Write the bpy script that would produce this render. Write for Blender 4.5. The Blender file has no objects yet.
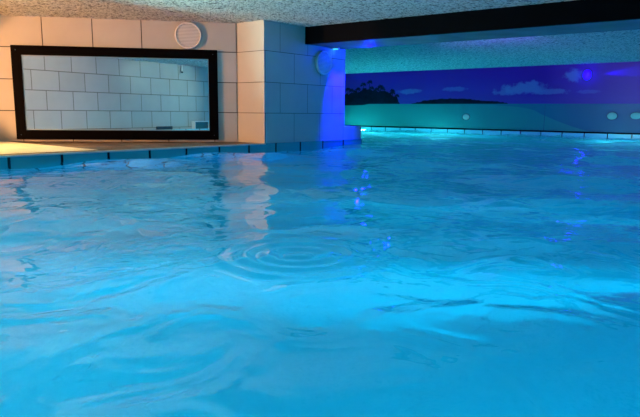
import bpy, bmesh, math, random
import numpy as np
from mathutils import Vector, Matrix
random.seed(4)
S = bpy.context.scene
COL = S.collection
PI = math.pi

# ---------------------------------------------------------------- helpers
def obj(name, bm, mat=None, parent=None, smooth=False):
    me = bpy.data.meshes.new(name)
    bm.to_mesh(me); bm.free()
    if smooth:
        for p in me.polygons: p.use_smooth = True
    o = bpy.data.objects.new(name, me)
    COL.objects.link(o)
    for m in (mat if isinstance(mat, list) else [mat]):
        if m: me.materials.append(m)
    if parent: o.parent = parent
    return o

def thing(name, label, cat, loc=(0, 0, 0), rotz=0, group=None):
    o = bpy.data.objects.new(name, None); COL.objects.link(o)
    o.location = loc; o.rotation_euler = (0, 0, rotz)
    o.empty_display_size = .1
    o['label'] = label; o['category'] = cat
    if group: o['group'] = group
    return o

def struct(o, label):
    o['kind'] = 'structure'; o['label'] = label
    return o

def box(bm, x0, x1, y0, y1, z0, z1, bev=0):
    vs = [bm.verts.new(p) for p in ((x0,y0,z0),(x1,y0,z0),(x1,y1,z0),(x0,y1,z0),(x0,y0,z1),(x1,y0,z1),(x1,y1,z1),(x0,y1,z1))]
    fs = [bm.faces.new([vs[i] for i in f]) for f in ((0,3,2,1),(4,5,6,7),(0,1,5,4),(1,2,6,5),(2,3,7,6),(3,0,4,7))]
    if bev:
        es = list({e for f in fs for e in f.edges})
        bmesh.ops.bevel(bm, geom=es, offset=bev, segments=2, affect='EDGES', profile=.6)
    return fs

def prism(bm, pts, z0, z1):
    a = [bm.verts.new((x, y, z0)) for x, y in pts]
    b = [bm.verts.new((x, y, z1)) for x, y in pts]
    n = len(pts)
    bm.faces.new(a[::-1]); bm.faces.new(b)
    for i in range(n):
        j = (i + 1) % n
        bm.faces.new((a[i], a[j], b[j], b[i]))
    bmesh.ops.recalc_face_normals(bm, faces=bm.faces[:])

def lathe(bm, prof, seg=48, axis='Y'):
    """prof = (radius, height) list turned about the local -Y axis."""
    rings = []
    for r, h in prof:
        if r < 1e-6:
            rings.append([bm.verts.new((0, -h, 0))])
        else:
            rings.append([bm.verts.new((r*math.cos(2*PI*k/seg), -h, r*math.sin(2*PI*k/seg))) for k in range(seg)])
    for a, b in zip(rings, rings[1:]):
        for k in range(seg):
            k2 = (k + 1) % seg
            if len(a) == 1 and len(b) == 1: continue
            if len(a) == 1: bm.faces.new((a[0], b[k], b[k2]))
            elif len(b) == 1: bm.faces.new((a[k], a[k2], b[0]))
            else: bm.faces.new((a[k], a[k2], b[k2], b[k]))
    bmesh.ops.recalc_face_normals(bm, faces=bm.faces[:])

def uv_along(o, origin, d):
    """uv in metres: u along the horizontal direction d, v = height."""
    me = o.data
    uv = me.uv_layers.new(name='metres')
    dx, dy = d
    for p in me.polygons:
        for li in p.loop_indices:
            v = me.vertices[me.loops[li].vertex_index].co
            if abs(p.normal.z) > .7: uv.data[li].uv = (v.x, v.y)
            elif abs(p.normal.x*dx + p.normal.y*dy) > .7:   # an end face: measure across
                uv.data[li].uv = (-(v.x-origin[0])*dy + (v.y-origin[1])*dx, v.z)
            else: uv.data[li].uv = ((v.x-origin[0])*dx + (v.y-origin[1])*dy, v.z)

# ---------------------------------------------------------------- materials
def newmat(name):
    m = bpy.data.materials.new(name); m.use_nodes = True
    nt = m.node_tree; bs = nt.nodes['Principled BSDF']
    return m, nt, bs
def N(nt, t, **kw):
    n = nt.nodes.new(t)
    for k, v in kw.items(): setattr(n, k, v)
    return n
def L(nt, a, b): nt.links.new(a, b)

def plain(name, col, rough=.5, spec=.5, metal=0, noise=0, scale=8, bump=0):
    m, nt, bs = newmat(name)
    bs.inputs['Roughness'].default_value = rough
    bs.inputs['Specular IOR Level'].default_value = spec
    bs.inputs['Metallic'].default_value = metal
    bs.inputs['Base Color'].default_value = (*col, 1)
    if noise or bump:
        tc = N(nt, 'ShaderNodeTexCoord'); nz = N(nt, 'ShaderNodeTexNoise')
        nz.inputs['Scale'].default_value = scale; nz.inputs['Detail'].default_value = 5
        L(nt, tc.outputs['Object'], nz.inputs['Vector'])
        if noise:
            cr = N(nt, 'ShaderNodeValToRGB')
            cr.color_ramp.elements[0].position = .3; cr.color_ramp.elements[1].position = .7
            cr.color_ramp.elements[0].color = (*[c*(1-noise) for c in col], 1)
            cr.color_ramp.elements[1].color = (*[min(1, c*(1+noise)) for c in col], 1)
            L(nt, nz.outputs['Fac'], cr.inputs['Fac']); L(nt, cr.outputs['Color'], bs.inputs['Base Color'])
        if bump:
            b = N(nt, 'ShaderNodeBump'); b.inputs['Strength'].default_value = 1
            b.inputs['Distance'].default_value = bump
            L(nt, nz.outputs['Fac'], b.inputs['Height']); L(nt, b.outputs['Normal'], bs.inputs['Normal'])
    return m

def tiles(name, w, h, uoff, voff, col, grout, mortar=.006, rough=.3, vary=.05, offset=.5, bumpd=.002):
    m, nt, bs = newmat(name)
    uv = N(nt, 'ShaderNodeUVMap', uv_map='metres')
    mp = N(nt, 'ShaderNodeMapping'); mp.inputs['Location'].default_value = (uoff, voff, 0)
    L(nt, uv.outputs['UV'], mp.inputs['Vector'])
    br = N(nt, 'ShaderNodeTexBrick', offset=offset)
    br.inputs['Scale'].default_value = 1
    br.inputs['Brick Width'].default_value = w; br.inputs['Row Height'].default_value = h
    br.inputs['Mortar Size'].default_value = mortar; br.inputs['Mortar Smooth'].default_value = .1
    br.inputs['Color1'].default_value = (*[c*(1-vary) for c in col], 1)
    br.inputs['Color2'].default_value = (*[min(1, c*(1+vary)) for c in col], 1)
    br.inputs['Mortar'].default_value = (*grout, 1)
    L(nt, mp.outputs['Vector'], br.inputs['Vector'])
    tc = N(nt, 'ShaderNodeTexCoord'); nz = N(nt, 'ShaderNodeTexNoise')
    nz.inputs['Scale'].default_value = 3; nz.inputs['Detail'].default_value = 4
    L(nt, tc.outputs['Object'], nz.inputs['Vector'])
    mr = N(nt, 'ShaderNodeMapRange'); mr.inputs['To Min'].default_value = .9; mr.inputs['To Max'].default_value = 1.08
    L(nt, nz.outputs['Fac'], mr.inputs['Value'])
    mx = N(nt, 'ShaderNodeVectorMath', operation='SCALE')
    L(nt, br.outputs['Color'], mx.inputs[0]); L(nt, mr.outputs['Result'], mx.inputs['Scale'])
    L(nt, mx.outputs[0], bs.inputs['Base Color'])
    bs.inputs['Roughness'].default_value = rough
    b = N(nt, 'ShaderNodeBump', invert=True); b.inputs['Strength'].default_value = 1; b.inputs['Distance'].default_value = bumpd
    L(nt, br.outputs['Fac'], b.inputs['Height']); L(nt, b.outputs['Normal'], bs.inputs['Normal'])
    return m

def emit(name, col, strength):
    m, nt, bs = newmat(name)
    bs.inputs['Base Color'].default_value = (*[c*.5 for c in col], 1)
    bs.inputs['Emission Color'].default_value = (*col, 1)
    bs.inputs['Emission Strength'].default_value = strength
    return m

WALLC = (.44, .425, .40); GROUT = (.10, .08, .065)
M_blue = tiles('wall_tile_pier', .66, .475, -6.92, -.1, WALLC, GROUT, .0045)
M_diag = tiles('wall_tile_mirror_wall', .728, .475, .0, -.1, WALLC, (.05, .04, .03), .007)
M_west = tiles('wall_tile_west', .735, .475, .725, -.1, WALLC, (.16, .14, .12), .010)
M_plainwall = tiles('wall_tile_far', .66, .475, 0, -.1, WALLC, GROUT)
M_return = tiles('wall_tile_return', 1.4, .475, .35, -.1, WALLC, GROUT, .005)
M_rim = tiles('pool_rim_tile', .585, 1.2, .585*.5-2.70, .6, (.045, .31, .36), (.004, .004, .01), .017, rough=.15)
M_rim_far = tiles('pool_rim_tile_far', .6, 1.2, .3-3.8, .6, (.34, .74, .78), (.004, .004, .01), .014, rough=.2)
M_liner = tiles('pool_lining', .585, .45, .585*.5-2.70, .0, (.07, .60, .74), (.004, .01, .02), .016, rough=.4, offset=0)
M_floor = tiles('pool_floor_lining', 1.2, 1.2, 0, 0, (.08, .64, .78), (.07, .59, .73), .006, rough=.5, vary=.02)
M_coping = plain('coping_stone', (.45, .47, .45), .35, noise=.15, scale=6)
M_cream = tiles('deck_tile', .60, .60, .05, .1, (.80, .72, .50), (.45, .36, .22), .008, rough=.35)
M_white = plain('white_plastic', (.70, .69, .68), .4)
M_grille = plain('grille_cloth', (.42, .41, .42), .7)
M_frame = plain('black_lacquer', (.0012, .0006, .001), .5, spec=.03)
M_beam = plain('black_beam_paint', (.0008, .0008, .002), .6, spec=.02)
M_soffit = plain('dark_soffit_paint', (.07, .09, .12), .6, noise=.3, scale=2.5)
M_steel = plain('brushed_steel', (.5, .5, .5), .3, metal=1)
M_dark = plain('dark_slot', (.01, .015, .02), .5)

def m_mirror():
    m, nt, bs = newmat('mirror_glass')
    bs.inputs['Base Color'].default_value = (.86, .90, .89, 1)
    bs.inputs['Metallic'].default_value = 1; bs.inputs['Roughness'].default_value = .008
    return m
M_mirror = m_mirror()

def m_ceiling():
    m, nt, bs = newmat('popcorn_plaster')
    tc = N(nt, 'ShaderNodeTexCoord')
    n1 = N(nt, 'ShaderNodeTexNoise'); n1.inputs['Scale'].default_value = 21; n1.inputs['Detail'].default_value = 6; n1.inputs['Roughness'].default_value = .7
    n2 = N(nt, 'ShaderNodeTexVoronoi'); n2.inputs['Scale'].default_value = 34
    L(nt, tc.outputs['Object'], n1.inputs['Vector']); L(nt, tc.outputs['Object'], n2.inputs['Vector'])
    ad = N(nt, 'ShaderNodeMath', operation='SUBTRACT'); L(nt, n1.outputs['Fac'], ad.inputs[0])
    ml = N(nt, 'ShaderNodeMath', operation='MULTIPLY'); ml.inputs[1].default_value = .35
    L(nt, n2.outputs['Distance'], ml.inputs[0]); L(nt, ml.outputs[0], ad.inputs[1])
    b = N(nt, 'ShaderNodeBump'); b.inputs['Strength'].default_value = 1; b.inputs['Distance'].default_value = .09
    L(nt, ad.outputs[0], b.inputs['Height']); L(nt, b.outputs['Normal'], bs.inputs['Normal'])
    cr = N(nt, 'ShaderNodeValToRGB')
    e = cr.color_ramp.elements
    e[0].position = .16; e[0].color = (.10, .085, .075, 1); e[1].position = .34; e[1].color = (.82, .80, .76, 1)  # pits darkened in the colour, deepening the shading of the grain
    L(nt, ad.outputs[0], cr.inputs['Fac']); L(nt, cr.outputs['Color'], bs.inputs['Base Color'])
    bs.inputs['Roughness'].default_value = .9
    return m
M_ceil = m_ceiling()

def m_deck():
    m, nt, bs = newmat('pebbled_deck')
    tc = N(nt, 'ShaderNodeTexCoord')
    v = N(nt, 'ShaderNodeTexVoronoi'); v.inputs['Scale'].default_value = 30
    n = N(nt, 'ShaderNodeTexNoise'); n.inputs['Scale'].default_value = 5; n.inputs['Detail'].default_value = 6
    L(nt, tc.outputs['Object'], v.inputs['Vector']); L(nt, tc.outputs['Object'], n.inputs['Vector'])
    cr = N(nt, 'ShaderNodeValToRGB'); e = cr.color_ramp.elements
    e[0].position = .36; e[0].color = (.025, .013, .008, 1); e[1].position = .68; e[1].color = (.20, .125, .075, 1)
    L(nt, n.outputs['Fac'], cr.inputs['Fac']); L(nt, cr.outputs['Color'], bs.inputs['Base Color'])
    b = N(nt, 'ShaderNodeBump'); b.inputs['Strength'].default_value = .6; b.inputs['Distance'].default_value = .01
    L(nt, v.outputs['Distance'], b.inputs['Height']); L(nt, b.outputs['Normal'], bs.inputs['Normal'])
    bs.inputs['Roughness'].default_value = .45
    return m
M_deck = m_deck()

def m_water():
    m, nt, bs = newmat('pool_water')
    nt.nodes.remove(bs)
    out = nt.nodes['Material Output']
    g = N(nt, 'ShaderNodeBsdfGlass'); g.inputs['IOR'].default_value = 1.333; g.inputs['Roughness'].default_value = 0
    g.inputs['Color'].default_value = (.97, 1, 1, 1)
    tc = N(nt, 'ShaderNodeTexCoord')
    mp = N(nt, 'ShaderNodeMapping'); mp.inputs['Scale'].default_value = (1, 1, 1)
    L(nt, tc.outputs['Object'], mp.inputs['Vector'])
    n1 = N(nt, 'ShaderNodeTexNoise'); n1.inputs['Scale'].default_value = 3.2; n1.inputs['Detail'].default_value = 2.5; n1.inputs['Roughness'].default_value = .45
    n1.inputs['Distortion'].default_value = .8
    L(nt, mp.outputs[0], n1.inputs['Vector'])
    b = N(nt, 'ShaderNodeBump'); b.inputs['Strength'].default_value = 1; b.inputs['Distance'].default_value = .028
    L(nt, n1.outputs['Fac'], b.inputs['Height'])
    L(nt, b.outputs['Normal'], g.inputs['Normal'])
    L(nt, g.outputs[0], out.inputs['Surface'])
    return m
M_water = m_water()

def m_mural():
    m, nt, bs = newmat('beach_print')
    uv = N(nt, 'ShaderNodeUVMap', uv_map='metres')
    sp = N(nt, 'ShaderNodeSeparateXYZ'); L(nt, uv.outputs['UV'], sp.inputs[0])
    Y, Z = sp.outputs['X'], sp.outputs['Y']
    def math_(op, a, b=None, c=None):
        n = N(nt, 'ShaderNodeMath', operation=op)
        for i, v in enumerate((a, b, c)):
            if v is None: continue
            if isinstance(v, (int, float)): n.inputs[i].default_value = v
            else: L(nt, v, n.inputs[i])
        return n.outputs[0]
    def mix(f, a, b):
        n = N(nt, 'ShaderNodeMix', data_type='RGBA')
        L(nt, f, n.inputs[0])
        for i, v in ((6, a), (7, b)):
            if isinstance(v, tuple): n.inputs[i].default_value = (*v, 1)
            else: L(nt, v, n.inputs[i])
        return n.outputs[2]
    def mr(v, a, b, c=0, d=1, smooth=True):
        n = N(nt, 'ShaderNodeMapRange'); n.interpolation_type = 'SMOOTHSTEP' if smooth else 'LINEAR'
        L(nt, v, n.inputs['Value'])
        for k, x in (('From Min', a), ('From Max', b), ('To Min', c), ('To Max', d)): n.inputs[k].default_value = x
        return n.outputs['Result']
    sky = mix(mr(Z, .9, 1.97, smooth=False), (.10, .030, .26), (.12, .004, .26))
    nz = N(nt, 'ShaderNodeTexNoise'); nz.inputs['Scale'].default_value = 4.6; nz.inputs['Detail'].default_value = 8; nz.inputs['Roughness'].default_value = .62
    L(nt, uv.outputs['UV'], nz.inputs['Vector'])
    acc = None
    for cy, cz, ry, rz, s in ((6.75, 1.33, .85, .20, 1), (6.0, 1.24, .60, .10, .8), (7.25, 1.24, .55, .11, .8), (5.40, 1.66, .30, .21, 1), (10.65, 1.31, .55, .10, .6), (9.0, 1.36, .5, .09, .45), (5.0, 1.22, .35, .06, .4), (6.55, 1.45, .30, .14, 1)):
        dy = math_('DIVIDE', math_('SUBTRACT', Y, cy), ry); dz = math_('DIVIDE', math_('SUBTRACT', Z, cz), rz)
        d = math_('SQRT', math_('ADD', math_('MULTIPLY', dy, dy), math_('MULTIPLY', dz, dz)))
        v = math_('MULTIPLY', mr(math_('SUBTRACT', math_('MULTIPLY', nz.outputs['Fac'], 1.9), d), -.05, .45), s)
        acc = v if acc is None else math_('MAXIMUM', acc, v)
    sky = mix(math_('MULTIPLY', acc, .8), sky, (.17, .20, .42))
    sea_deep = mix(mr(Y, 3, 9, smooth=False), (.02, .12, .20), (.02, .17, .19))
    fc = N(nt, 'ShaderNodeFloatCurve')
    c = fc.mapping.curves[0]
    pts = [(4.6, .10), (5.11, .21), (5.67, .39), (6.22, .61), (6.55, .75), (7.16, .83), (8.11, .88), (9, .90)]
    c.points[0].location = (0, pts[0][1]); c.points[1].location = (1, .90)
    for y, z in pts[1:-1]: c.points.new((y-4.6)/4.4, z)
    fc.mapping.update()
    L(nt, mr(Y, 4.6, 9.0, smooth=False), fc.inputs['Value'])
    lag = mr(math_('SUBTRACT', fc.outputs[0], Z), -.006, .02)
    lagc = mix(mr(Z, .1, .9, smooth=False), (.03, .24, .21), (.03, .21, .20))
    sea = mix(lag, sea_deep, lagc)
    img = mix(mr(Z, .893, .900), sea, sky)
    seam = math_('MULTIPLY', math_('LESS_THAN', math_('ABSOLUTE', math_('SUBTRACT', Y, 6.12)), .008), math_('LESS_THAN', Z, .9))
    img = mix(seam, img, (.03, .10, .16))
    L(nt, img, bs.inputs['Base Color'])
    bs.inputs['Roughness'].default_value = .35
    bs.inputs['Specular IOR Level'].default_value = .25
    return m
M_mural = m_mural()
M_palm = plain('palm_print', (.004, .006, .018), .5, spec=.1, noise=.4, scale=6)

# ---------------------------------------------------------------- layout (metres; pool water at z = 0)
H = 1.975          # ceiling
D = .10            # deck level
YB = 6.65          # north pool edge / pier face
XM = 17.30         # mural face
XW = -.60          # west wall face
YS = -5.0          # south wall face
XP0, XP1 = 6.565, 8.60   # the pier
AA = math.radians(41)
AD = Vector((math.cos(AA), -math.sin(AA), 0)); AN = Vector((-math.sin(AA), -math.cos(AA), 0))
A0 = Vector((6.55, 7.27, 0))
A1 = A0 - AD*9.6
BED = -1.25
YBAY = 15.3

# shell
bm = bmesh.new(); box(bm, XW-.3, XM+.3, YS-.3, YBAY+.3, H, H+.2)
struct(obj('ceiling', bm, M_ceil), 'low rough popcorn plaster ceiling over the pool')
bm = bmesh.new(); box(bm, XP0, XP1, YB+.01, YBAY, -.02, H)
o = struct(obj('wall_pier', bm, [M_blue, M_return]), 'large tiled wall pier lit blue at the pool edge')
uv_along(o, (0, 0), (1, 0))
for p in o.data.polygons:
    if abs(p.normal.x) > .7: p.material_index = 1
t = .3
bm = bmesh.new(); prism(bm, [(A0.x, A0.y), (A1.x, A1.y), (A1.x-AN.x*t, A1.y-AN.y*t), (A0.x-AN.x*t, A0.y-AN.y*t)], -.02, H)
o = struct(obj('wall_north', bm, M_diag), 'pale tiled wall behind the black framed mirror')
uv_along(o, (A0.x, A0.y), (AD.x, AD.y))
bm = bmesh.new(); box(bm, XW-.3, XW, YS, A1.y+.3, BED, H)
o = struct(obj('wall_west', bm, M_west), 'pale tiled wall opposite, seen in the mirror'); uv_along(o, (0, 0), (0, 1))
bm = bmesh.new(); box(bm, XW-.3, XM+.3, YS-.3, YS, BED, H)
o = struct(obj('wall_south', bm, M_plainwall), 'pale tiled side wall'); uv_along(o, (0, 0), (1, 0))
bm = bmesh.new(); box(bm, XM+.02, XM+.3, YS, YBAY+.3, BED, H)
o = struct(obj('wall_east', bm, M_rim_far), 'far end wall carrying the beach mural above blue rim tiles'); uv_along(o, (0, 0), (0, 1))
bm = bmesh.new(); box(bm, XP1, XM+.02, YBAY, YBAY+.3, BED, H)
o = struct(obj('wall_bay', bm, M_plainwall), 'pale tiled end wall of the far bay'); uv_along(o, (0, 0), (1, 0))

# pool bed and sides
bm = bmesh.new(); box(bm, XW, XM+.02, YS, YBAY, BED-.1, BED)
o = struct(obj('floor_pool', bm, M_floor), 'turquoise pool bed'); uv_along(o, (0, 0), (1, 0))
bm = bmesh.new(); box(bm, XW, XP1, YB, YB+.25, BED, -.02)
o = struct(obj('wall_pool_north', bm, M_liner), 'turquoise tiled pool side under the deck edge'); uv_along(o, (0, 0), (1, 0))
bm = bmesh.new(); box(bm, XP1-.25, XP1, YB+.25, YBAY, BED, -.02)
o = struct(obj('wall_pool_bay', bm, M_liner), 'turquoise tiled pool side of the far bay'); uv_along(o, (0, 0), (0, 1))
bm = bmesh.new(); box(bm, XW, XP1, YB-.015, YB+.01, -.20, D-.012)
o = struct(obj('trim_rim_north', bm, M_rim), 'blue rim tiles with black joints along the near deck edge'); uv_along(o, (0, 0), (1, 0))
# low stub beside the pier
bm = bmesh.new(); box(bm, XP1+.001, 9.13, YB+.01, YB+.45, BED, .343, .006)
o = struct(obj('wall_stub', bm, M_blue), 'low blue-lit tiled stub wall at the end of the pier'); uv_along(o, (0, 0), (1, 0))
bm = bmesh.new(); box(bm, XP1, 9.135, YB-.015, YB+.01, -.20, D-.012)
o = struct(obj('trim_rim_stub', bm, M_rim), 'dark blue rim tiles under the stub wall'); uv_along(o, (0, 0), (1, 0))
# deck
yA = lambda x: A0.y + (A0.x - x)*math.tan(AA)
bm = bmesh.new(); prism(bm, [(XW, YB+.075), (XP0, YB+.075), (XP0, yA(XP0)), (3.9, yA(3.9)), (3.9, 6.93), (XW, 6.93)], -.02, D)
struct(obj('floor_deck', bm, M_deck), 'brown pebbled wet pool deck below the mirror')
bm = bmesh.new(); prism(bm, [(XW, 6.93), (3.9, 6.93), (3.9, yA(3.9)), (XW, yA(XW))], -.02, D+.004)
o = struct(obj('floor_tiled_deck', bm, M_cream), 'cream tiled deck glowing under warm light'); uv_along(o, (0, 0), (1, 0))
bm = bmesh.new(); box(bm, XW, XP0, YB-.02, YB+.075, D-.012, D+.006, .004)
struct(obj('trim_coping', bm, M_coping), 'pale stone coping strip along the pool edge')
bm = bmesh.new(); box(bm, XP0, 9.14, YB-.018, YB+.008, D-.012, D+.004, .003)
struct(obj('trim_pier_coping', bm, M_rim), 'thin coping line at the foot of the pier'); uv_along(bpy.data.objects['trim_pier_coping'], (0, 0), (1, 0))
# black line under the mural
bm = bmesh.new(); box(bm, XM-.02, XM+.03, YS, YBAY, .095, .135)
struct(obj('trim_mural', bm, M_frame), 'black trim line between mural and far rim tiles')

# beam
def quad_bar(bm, pn, pf, z0, z1):
    prism(bm, [pn[0], pn[1], pf[1], pf[0]], z0, z1)
dirb = Vector((7.80-7.52, 2.311-6.60)).normalized()
def onb(y, off=0):  # x of the near face at y
    return 7.515 + (6.62-y)*.055 + off
bm = bmesh.new()
prism(bm, [(onb(YB+.01), YB+.01), (onb(YS), YS), (onb(YS)+.05, YS), (onb(YB+.01)+.05, YB+.01)], 1.70, H)
beam = struct(obj('ceiling_beam', bm, M_beam), 'long black beam across the ceiling from the pier')
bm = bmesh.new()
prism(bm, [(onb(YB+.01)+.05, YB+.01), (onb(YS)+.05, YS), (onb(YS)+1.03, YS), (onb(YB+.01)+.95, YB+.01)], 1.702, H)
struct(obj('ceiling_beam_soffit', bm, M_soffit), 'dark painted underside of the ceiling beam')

# ---------------------------------------------------------------- water
def spaced(a, b, c, s0, s1, grow):
    """grid lines from a to b, spacing s0 near c growing to s1."""
    out = [c]; x = c
    while x < b:
        x += min(s1, s0 + max(0, abs(x-c)-1.6)*grow); out.append(min(x, b))
    x = c
    while x > a:
        x -= min(s1, s0 + max(0, abs(x-c)-1.6)*grow); out.insert(0, max(x, a))
    return np.array(out)
gx = spaced(XW, XM+.015, 1.5, .014, .07, .012)
gy = spaced(YS, YBAY, 1.4, .014, .07, .012)
gx[np.argmin(abs(gx-XP1))] = XP1; gy[np.argmin(abs(gy-YB))] = YB
X, Y = np.meshgrid(gx, gy, indexing='ij')
rng = np.random.RandomState(11)
Zw = np.zeros_like(X)
for lam, amp, n in ((2.6, .016, 5), (1.5, .011, 6), (.85, .0045, 8), (.48, .0018, 9)):
    for k in range(n):
        th = rng.uniform(0, 2*PI); l = lam*rng.uniform(.8, 1.25); ph = rng.uniform(0, 2*PI)
        q = 2*PI/l
        a = (X*math.cos(th) + Y*math.sin(th))*q + ph + .6*np.sin((X*math.cos(th+1.3)+Y*math.sin(th+1.3))*q*.37+ph*2)
        Zw += amp*rng.uniform(.6, 1.2)*np.sin(a)/math.sqrt(n)*1.5
# the near water is calmer
R0 = np.hypot(X, Y)
Zw *= np.clip(.22 + R0*.2, .4, 1)
# ring ripples spreading from one spot
def rings(cx, cy, lam, rad, amp):
    r = np.hypot(X-cx, Y-cy)
    return amp*np.sin(2*PI*r/lam)*np.exp(-(np.maximum(0, r-rad*.4)/(rad*.45))**2)*np.clip(r/.05, 0, 1)
Zw += rings(1.80, 1.62, .105, .42, .0060)
Zw += rings(3.9, 2.4, .22, .9, .0028)
def ridge(p, q, w, amp):
    p = np.array(p); q = np.array(q); d = q-p; Ln = np.linalg.norm(d); d = d/Ln
    u = ((X-p[0])*d[0] + (Y-p[1])*d[1])/Ln
    v = -(X-p[0])*d[1] + (Y-p[1])*d[0]
    v = v + .03*np.sin(u*7) 
    e = np.clip(1-(2*u-1)**4, 0, 1)*((u > 0) & (u < 1))
    return amp*e*(-v/w)*np.exp(-(v/w)**2)
Zw += ridge((.85, 1.75), (1.80, 1.72), .045, .008)
Zw += ridge((1.70, 2.12), (2.15, 1.55), .03, .006)
Zw += ridge((1.55, 1.2), (1.85, .20), .05, .007)
Zw += ridge((2.1, 1.5), (3.4, .6), .07, .006)
edge = np.clip((YB - Y)/.3, 0, 1)
nx, ny = X.shape
co = np.stack([X.ravel(), Y.ravel(), Zw.ravel()], 1)
ii, jj = np.meshgrid(np.arange(nx-1), np.arange(ny-1), indexing='ij')
cxm = (gx[ii]+gx[ii+1])/2; cym = (gy[jj]+gy[jj+1])/2
keep = ~((cym > YB) & (cxm < XP1))
ii, jj = ii[keep], jj[keep]
faces = np.stack([ii*ny+jj, (ii+1)*ny+jj, (ii+1)*ny+jj+1, ii*ny+jj+1], 1)
used = np.unique(faces); remap = -np.ones(nx*ny, dtype=np.int64); remap[used] = np.arange(len(used))
co = co[used]; faces = remap[faces]
me = bpy.data.meshes.new('water')
me.vertices.add(len(co)); me.vertices.foreach_set('co', co.ravel())
me.loops.add(faces.size); me.loops.foreach_set('vertex_index', faces.ravel())
me.polygons.add(len(faces)); me.polygons.foreach_set('loop_start', np.arange(0, faces.size, 4))
me.polygons.foreach_set('loop_total', np.full(len(faces), 4))
me.update(calc_edges=True); me.validate()
me.polygons.foreach_set('use_smooth', np.ones(len(me.polygons), dtype=bool))
me.materials.append(M_water)
w = bpy.data.objects.new('water_surface', me); COL.objects.link(w)
w['kind'] = 'structure'; w['label'] = 'rippling turquoise pool water'

# ---------------------------------------------------------------- mirror
M_bezel = plain('lamp_bezel', (.02, .05, .09), .5)
rotA = math.atan2(AD.y, AD.x)
def onA(s, off=0, z=0):
    p = A0 + AD*s + AN*off
    return (p.x, p.y, z)
mt = thing('wall_mirror', 'large rectangular mirror in a black frame on the pale tiled wall', 'mirror', onA(-1.832, 0, .14), rotA)
def ring_frame(bm, w0, w1, z0, z1, fw, d0, d1, bev):
    # four mitred bars; x along wall, -y towards the pool
    o_ = [(w0, z0), (w1, z0), (w1, z1), (w0, z1)]
    i_ = [(w0+fw, z0+fw), (w1-fw, z0+fw), (w1-fw, z1-fw), (w0+fw, z1-fw)]
    def ringv(pts, d): return [bm.verts.new((x, -d, z)) for x, z in pts]
    a, b, c, d = ringv(o_, d0), ringv(o_, d1), ringv(i_, d1), ringv(i_, d0)
    for k in range(4):
        j = (k+1) % 4
        for p, q in ((a, b), (b, c), (c, d), (d, a)):
            bm.faces.new((p[k], p[j], q[j], q[k]))
    bmesh.ops.recalc_face_normals(bm, faces=bm.faces[:])
    if bev: bmesh.ops.bevel(bm, geom=[e for e in bm.edges], offset=bev, segments=2, affect='EDGES')
W2 = 1.532; HH = 1.41
bm = bmesh.new(); ring_frame(bm, -W2, W2, 0, HH, .143, .004, .045, .004)
fr = obj('frame', bm, M_frame, mt)
bm = bmesh.new(); box(bm, -W2+.14, W2-.14, -.022, -.006, .14, HH-.14)
obj('mirror_glass', bm, M_mirror, mt)
bm = bmesh.new(); ring_frame(bm, -W2+.143, W2-.143, .143, HH-.143, .012, .023, .027, 0)
o = obj('bevel_strip', bm, M_steel, mt); o['label'] = 'thin bright bevel inside the frame'
for sx in (-1, 1):
    for z in (.07, HH-.07):
        bm = bmesh.new(); lathe(bm, [(.008, 0), (.008, .003), (.005, .005), (0, .005)], 16)
        s = obj('screw', bm, M_bezel, mt, True); s.location = (sx*(W2-.07), -.045, z)

# ---------------------------------------------------------------- round speakers
def speaker(label, loc, rotz, R):
    t = thing('round_wall_speaker', label, 'speaker', loc, rotz, 'round white wall speakers')
    bm = bmesh.new(); lathe(bm, [(R*.96, 0), (R, .008), (R, .040), (R*.97, .052), (R*.92, .055), (R*.885, .048), (R*.88, .030)], 64)
    obj('rim', bm, M_white, t, True)
    bm = bmesh.new(); lathe(bm, [(R*.89, .028), (R*.6, .034), (R*.3, .037), (0, .038)], 64)
    g = obj('grille', bm, M_grille, t, True)
    n = 17
    bm = bmesh.new()
    for k in range(n):
        z = -R*.84 + 2*R*.84*k/(n-1); hw = math.sqrt(max(0, (R*.87)**2 - z*z))
        if hw > .02: box(bm, -hw, hw, -.046, -.036, z-.0045, z+.0045)
    obj('grille_slats', bm, M_white, t)
    return t
speaker('round white speaker on pale wall above the mirror corner', onA(-.745, .002, 1.762), rotA, .205)
speaker('round speaker on the blue-lit pier beside the black beam', (7.965, YB+.008, 1.432), 0, .203)

# ---------------------------------------------------------------- mural
mu = thing('beach_mural', 'wide tropical beach mural with palms and clouds on the far wall', 'mural', (0, 0, 0))
bm = bmesh.new(); box(bm, XM, XM+.018, YS+.01, YBAY-.01, .135, H-.002)
o = obj('print_panel', bm, M_mural, mu); uv_along(o, (0, 0), (0, 1))
def flat(bm, pts, x=XM-.002, dep=.004):
    vs = [bm.verts.new((x, y, z)) for y, z in pts]
    try: f = bm.faces.new(vs)
    except ValueError: return
    return f
rr = random.Random(7)
bm = bmesh.new()
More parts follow.
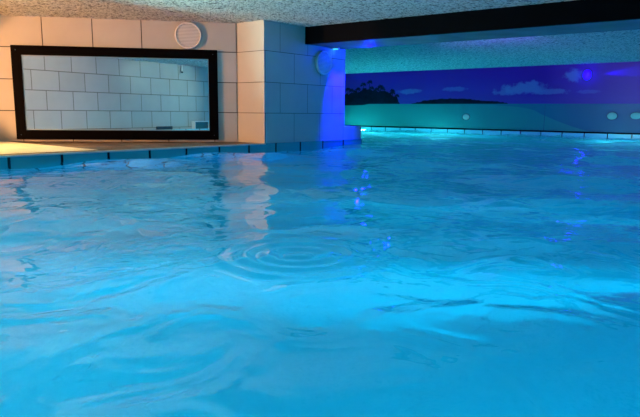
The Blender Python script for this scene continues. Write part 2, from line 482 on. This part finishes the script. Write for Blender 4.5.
# ground and thicket silhouette (y decreases to the right in the photo)
top = [(15.25, 1.2), (14.4, 1.3), (13.6, 1.26), (13.3, 1.24), (12.9, 1.30), (12.55, 1.42), (12.3, 1.40), (12.0, 1.33), (11.75, 1.33), (11.5, 1.26), (11.35, 1.20), (11.15, 1.10), (11.02, .93)]
pts = []
for (y0, z0), (y1, z1) in zip(top, top[1:]):
    n = max(2, int(abs(y1-y0)/.07))
    for k in range(n):
        f = k/n; pts.append((y0+(y1-y0)*f, z0+(z1-z0)*f+rr.uniform(-.05, .06)))
pts += [(11.02, .90), (12.3, .90), (12.55, .86), (13.0, .845), (15.25, .85)]
for k in range(len(pts)-1):
    pass
vs = [bm.verts.new((XM-.002, y, z)) for y, z in pts]; bm.faces.new(vs)
def palm(y, z0, z1, r, lean):
    w_ = .012
    flat(bm, [(y-w_, z0), (y+w_, z0), (y+lean+w_*.7, z1), (y+lean-w_*.7, z1)])
    for k in range(9):
        a = -0.5 + k/8*(PI+1.0) + rr.uniform(-.12, .12)
        L_ = r*rr.uniform(.8, 1.1)
        mid = (y+lean+math.cos(a)*L_*.55, z1+math.sin(a)*L_*.5+r*.10)
        tip = (y+lean+math.cos(a)*L_, z1+math.sin(a)*L_*.62-r*.18)
        nx_, nz_ = -math.sin(a)*r*.13, math.cos(a)*r*.13
        flat(bm, [(y+lean, z1), (mid[0]-nx_, mid[1]-nz_), tip, (mid[0]+nx_, mid[1]+nz_)])
for y, zt, r in ((13.25, 1.40, .14), (13.05, 1.36, .15), (12.75, 1.40, .15), (12.56, 1.56, .16), (12.33, 1.64, .15), (12.16, 1.43, .14), (12.0, 1.38, .15), (11.78, 1.46, .16), (11.70, 1.40, .13), (11.38, 1.32, .14), (11.33, 1.26, .13), (11.14, 1.16, .12), (12.45, 1.38, .14), (12.9, 1.31, .13), (11.55, 1.24, .12), (13.6, 1.4, .15), (14.1, 1.5, .16), (14.6, 1.38, .15)):
    palm(y, 1.0, zt, r, rr.uniform(-.06, .06))
res = bmesh.ops.extrude_face_region(bm, geom=bm.faces[:])
bmesh.ops.translate(bm, vec=(-.003, 0, 0), verts=[e for e in res['geom'] if isinstance(e, bmesh.types.BMVert)])
bmesh.ops.recalc_face_normals(bm, faces=bm.faces[:])
o = obj('palm_island', bm, M_palm, mu); o['label'] = 'dark palm island silhouette'
bm = bmesh.new()
top = [(10.56, .915), (10.3, .95), (10.05, 1.0), (9.8, 1.03), (9.32, 1.05), (8.9, 1.06), (8.45, 1.04), (8.1, 1.0), (7.79, .97), (7.5, .95), (7.22, .91)]
pts = []
for (y0, z0), (y1, z1) in zip(top, top[1:]):
    for k in range(5):
        f = k/5; pts.append((y0+(y1-y0)*f, z0+(z1-z0)*f+rr.uniform(-.012, .02)))
pts += [(7.22, .897), (10.56, .897)]
vs = [bm.verts.new((XM-.002, y, z)) for y, z in pts]; f = bm.faces.new(vs)
res = bmesh.ops.extrude_face_region(bm, geom=[f])
bmesh.ops.translate(bm, vec=(-.003, 0, 0), verts=[e for e in res['geom'] if isinstance(e, bmesh.types.BMVert)])
bmesh.ops.recalc_face_normals(bm, faces=bm.faces[:])
o = obj('far_island', bm, M_palm, mu); o['label'] = 'low dark island on the horizon'

# ---------------------------------------------------------------- lamps that are seen, and glowing ovals for mural glints
def lamp_or_glint(label, y, z, ry, rz, m_glow):
    t = thing('lamp_or_glint', label, 'lamp', (XM-.004, y, z), -PI/2)
    bm = bmesh.new(); lathe(bm, [(1.0, 0), (1.0, .012), (.9, .018), (.88, .010)], 40)
    for v in bm.verts: v.co.x *= ry; v.co.z *= rz
    obj('bezel', bm, M_bezel, t, True)
    bm = bmesh.new(); lathe(bm, [(.88, .010), (.7, .026), (.35, .036), (0, .038)], 40)
    for v in bm.verts: v.co.x *= ry; v.co.z *= rz
    obj('lens', bm, m_glow, t, True)
    return t
M_eblue = emit('blue_led', (.022, .0, 1.0), 1.6)
lamp_or_glint('round glowing blue lamp on the mural sky beside a cloud', 5.04, 1.67, .135, .165, M_eblue)

M_glint = emit('glint_glow', (.10, .50, .50), .30)  # glowing discs standing in for soft reflections on the mural, not lamps
lamp_or_glint('small pale oval glint, added as a glow, low on the mural sea below the long dark island', 8.56, .49, .13, .10, M_glint)
lamp_or_glint('dim pale oval glint added as a glow on the mural sea, nearer the beach curve of a close pair', 4.32, .57, .14, .11, M_glint)
lamp_or_glint('dim pale oval glint added as a glow at the end of the close pair on the mural sea', 3.74, .58, .15, .10, M_glint)

bl = thing('blue_spotlight', 'small blue spotlight under the black beam at the pier', 'lamp', (8.25, YB-.05, 1.702))
bm = bmesh.new(); lathe(bm, [(.0, 0), (.07, 0), (.075, .01), (.06, .022)], 32)
o = obj('housing', bm, M_steel, bl, True); o.rotation_euler = (PI/2, 0, 0)
bm = bmesh.new(); lathe(bm, [(.058, .018), (.03, .024), (0, .026)], 32)
o = obj('lens', bm, emit('cyan_led', (.05, .6, 1.0), 4), bl, True); o.rotation_euler = (PI/2, 0, 0)

# things the mirror shows on the opposite wall
hk = thing('ceiling_hook', 'short white rod with dark knob hanging by the opposite wall, in mirror', 'hook', (XW+.06, 1.375, H))
bm = bmesh.new(); box(bm, -.008, .008, -.02, .02, -.2, 0, .003); obj('rod', bm, M_white, hk)
bm = bmesh.new(); bmesh.ops.create_uvsphere(bm, u_segments=16, v_segments=10, radius=.028, matrix=Matrix.Translation((0, 0, -.22)))
obj('knob', bm, M_dark, hk, True)
lb = thing('low_box', 'low white-edged box against the opposite wall, seen in the mirror corner', 'box', (XW+.01, .62, .03))
bm = bmesh.new(); box(bm, 0, .16, -.36, .36, .222, .25, .004); obj('top', bm, M_white, lb)
bm = bmesh.new(); box(bm, 0, .15, .335, .36, 0, .222, .003); obj('side_panel', bm, M_white, lb)
bm = bmesh.new(); box(bm, 0, .15, -.36, -.335, 0, .222, .003); obj('side_panel', bm, M_white, lb)
bm = bmesh.new(); box(bm, 0, .05, -.335, .335, 0, .222); obj('front_panel', bm, plain('teal_panel', (.05, .16, .17), .4), lb)
bm = bmesh.new(); box(bm, XW, XW+.18, YS, YB-.02, -.2, .04)
struct(obj('trim_rim_west', bm, M_rim_far), 'rim tiles along the opposite wall'); uv_along(bpy.data.objects['trim_rim_west'], (0, 0), (0, 1))
sk = thing('skimmer_slot', 'dark overflow slot at the foot of the opposite wall, in the mirror', 'skimmer', (XW+.002, 2.12, .04))
bm = bmesh.new(); box(bm, 0, .02, -.32, .32, .0, .09, .004); obj('frame', bm, M_dark, sk)
bm = bmesh.new(); box(bm, .02, .026, -.29, .29, .015, .075); obj('flap', bm, plain('navy_flap', (.01, .03, .06), .3), sk)

# ---------------------------------------------------------------- light
def light(name, kind, loc, target, power, col, size=.2, sizey=None, spot=None, blend=.3):
    d = bpy.data.lights.new(name, kind); d.energy = power; d.color = col
    if kind == 'AREA':
        d.shape = 'RECTANGLE' if sizey else 'DISK'; d.size = size
        if sizey: d.size_y = sizey
    elif kind == 'SPOT':
        d.spot_size = math.radians(spot); d.spot_blend = blend; d.shadow_soft_size = size
    else: d.shadow_soft_size = size
    o = bpy.data.objects.new(name, d); COL.objects.link(o); o.location = loc
    o.rotation_euler = (Vector(target)-Vector(loc)).to_track_quat('-Z', 'Y').to_euler()
    return o
CY = (.0, .62, .84)
# underwater lamps set in the pool sides, west and south and under the mural; the beams are added
for y, pw in ((-1.5, 78), (1.5, 44), (4.4, 44)):
    light('underwater_lamp_light', 'AREA', (XW+.02, y, -.45), (XW+4, y, -.75), pw, CY, .35)
for y, ty, pw in ((-.6, .6, 200), (2.9, 2.6, 110), (5.4, 4.8, 240)):  # added beams, bright patches on the bed for contrast in the water
    light('added_bed_beam', 'SPOT', (XW+.03, y, -.40), (XW+3.4, ty, -1.25), pw, CY, .05, spot=46, blend=.6)
rl = random.Random(3)
for k in range(12):  # added narrow beams, streaks on the bed in place of caustics
    tx, ty = rl.uniform(1.7, 4.6), rl.uniform(.2, 4.0)
    light('added_bed_beam', 'SPOT', (min(12, tx+rl.uniform(.6, 1.0)*(ty-YS)), YS+.03, -.40), (tx, ty, BED), rl.uniform(5000, 11000), (0, .60, .90), .03, spot=rl.uniform(2.2, 5.0), blend=.9)
for x, pw, c in ((2.5, 80, (0, .5, .95)), (6.5, 230, (.0, .36, 1)), (11, 210, (.0, .16, 1)), (15, 110, (.0, .14, .9))):
    light('underwater_lamp_light', 'AREA', (x, YS+.02, -.45), (x, YS+4, -.75), pw, c, .35)
for y, pw in ((12.6, 280), (9.5, 170), (4, 60)):
    light('underwater_lamp_light', 'AREA', (XM-.02, y, -.40), (XM-4, y, -.65), pw, (.07, .74, .82), .35)
# warm deck lamp left of the view, then added fills without fixtures
light('deck_lamp_light', 'SPOT', (XW+.15, 9.4, 1.25), (5.3, 8.25, 1.0), 2100, (1, .42, .14), .10, spot=35, blend=.15)
light('deck_fill_light', 'SPOT', (2.7, 8.3, 1.9), (2.9, 8.1, 0), 330, (1, .72, .30), .08, spot=80, blend=.3)  # added to brighten the cream deck
light('ceiling_warm_fill', 'SPOT', (1.9, 8.2, 1.15), (3.5, 7.0, 1.97), 120, (1, .58, .36), .10, spot=110, blend=.8)  # added warm light for the ceiling at left
light('west_wall_fill', 'SPOT', (1.1, 7.7, 1.55), (XW, 5.2, 1.0), 430, (1, .86, .74), .1, spot=88, blend=.9)  # added to lift the west wall as the mirror shows it
light('west_wall_cool_fill', 'SPOT', (1.7, 1.0, 1.90), (XW, 1.9, .8), 130, (.66, 1, .86), .08, spot=85, blend=1)  # added cool light on the west wall, for the mirror's right side
# cool fills added for the ceiling and the pier, no fixtures
light('ceiling_cool_fill', 'SPOT', (1.9, 6.95, .8), (6.2, 4.7, 2.3), 1250, (.50, .92, .85), .10, spot=66, blend=.8)
light('pier_fill_light', 'SPOT', (6.2, 1.5, 1.85), (7.2, 6.6, .9), 80, (.0, .50, .70), .3, spot=70, blend=1)
# blue LEDs under the beam and on the mural
for x in (8.26, 8.42, 8.58):
    light('blue_spot_light', 'SPOT', (x, YB-.20, 1.69), (x+.02, YB+.06, .45), 1000, (.004, .0, 1), .02, spot=38, blend=.7)
light('blue_fill_light', 'POINT', (8.62, YB-.5, 1.6), (8, 0, 0), 30, (.004, .0, 1), .04)
light('blue_mural_light', 'POINT', (XM-.16, 5.02, 1.67), (XM, 4, 1), 5, (.03, .0, 1), .06)
light('blue_mural_beam', 'SPOT', (XM-.11, 4.98, 1.67), (XM+.01, 3.9, 1.72), 330, (.03, .0, 1), .02, spot=17, blend=.8)
light('violet_mural_light', 'SPOT', (9.2, 4.5, 1.80), (17.3, 6.5, 1.55), 700, (.16, .0, 1), .1, spot=75, blend=.9)

wd = bpy.data.worlds.new('World'); S.world = wd; wd.use_nodes = True
wd.node_tree.nodes['Background'].inputs[0].default_value = (.2, .5, .7, 1)
wd.node_tree.nodes['Background'].inputs[1].default_value = .0

# ---------------------------------------------------------------- camera
f = 590.; TH = math.radians(40); P = math.atan(96.5/590); RL = .010
F = Vector((math.cos(TH)*math.cos(P), math.sin(TH)*math.cos(P), -math.sin(P)))
R0_ = Vector((math.sin(TH), -math.cos(TH), 0)); U0 = R0_.cross(F)
Rv = R0_*math.cos(RL)+U0*math.sin(RL); Uv = U0*math.cos(RL)-R0_*math.sin(RL)
cam = bpy.data.cameras.new('camera'); co_ = bpy.data.objects.new('camera', cam); COL.objects.link(co_)
mw = Matrix((Rv, Uv, -F)).transposed().to_4x4(); mw.translation = Vector((0, 0, .60))
co_.matrix_world = mw
cam.sensor_fit = 'HORIZONTAL'; cam.sensor_width = 36; cam.lens = f/640*36; cam.clip_start = .02
S.camera = co_

vs_ = S.view_settings
vs_.view_transform = 'Standard'; vs_.look = 'None'; vs_.gamma = 1; vs_.use_curve_mapping = False
vs_.exposure = 0
cy = S.cycles
cy.max_bounces = 12; cy.diffuse_bounces = 6; cy.glossy_bounces = 6; cy.transmission_bounces = 8
cy.caustics_reflective = True; cy.caustics_refractive = True
cy.sample_clamp_indirect = 6
cy.use_denoising = True
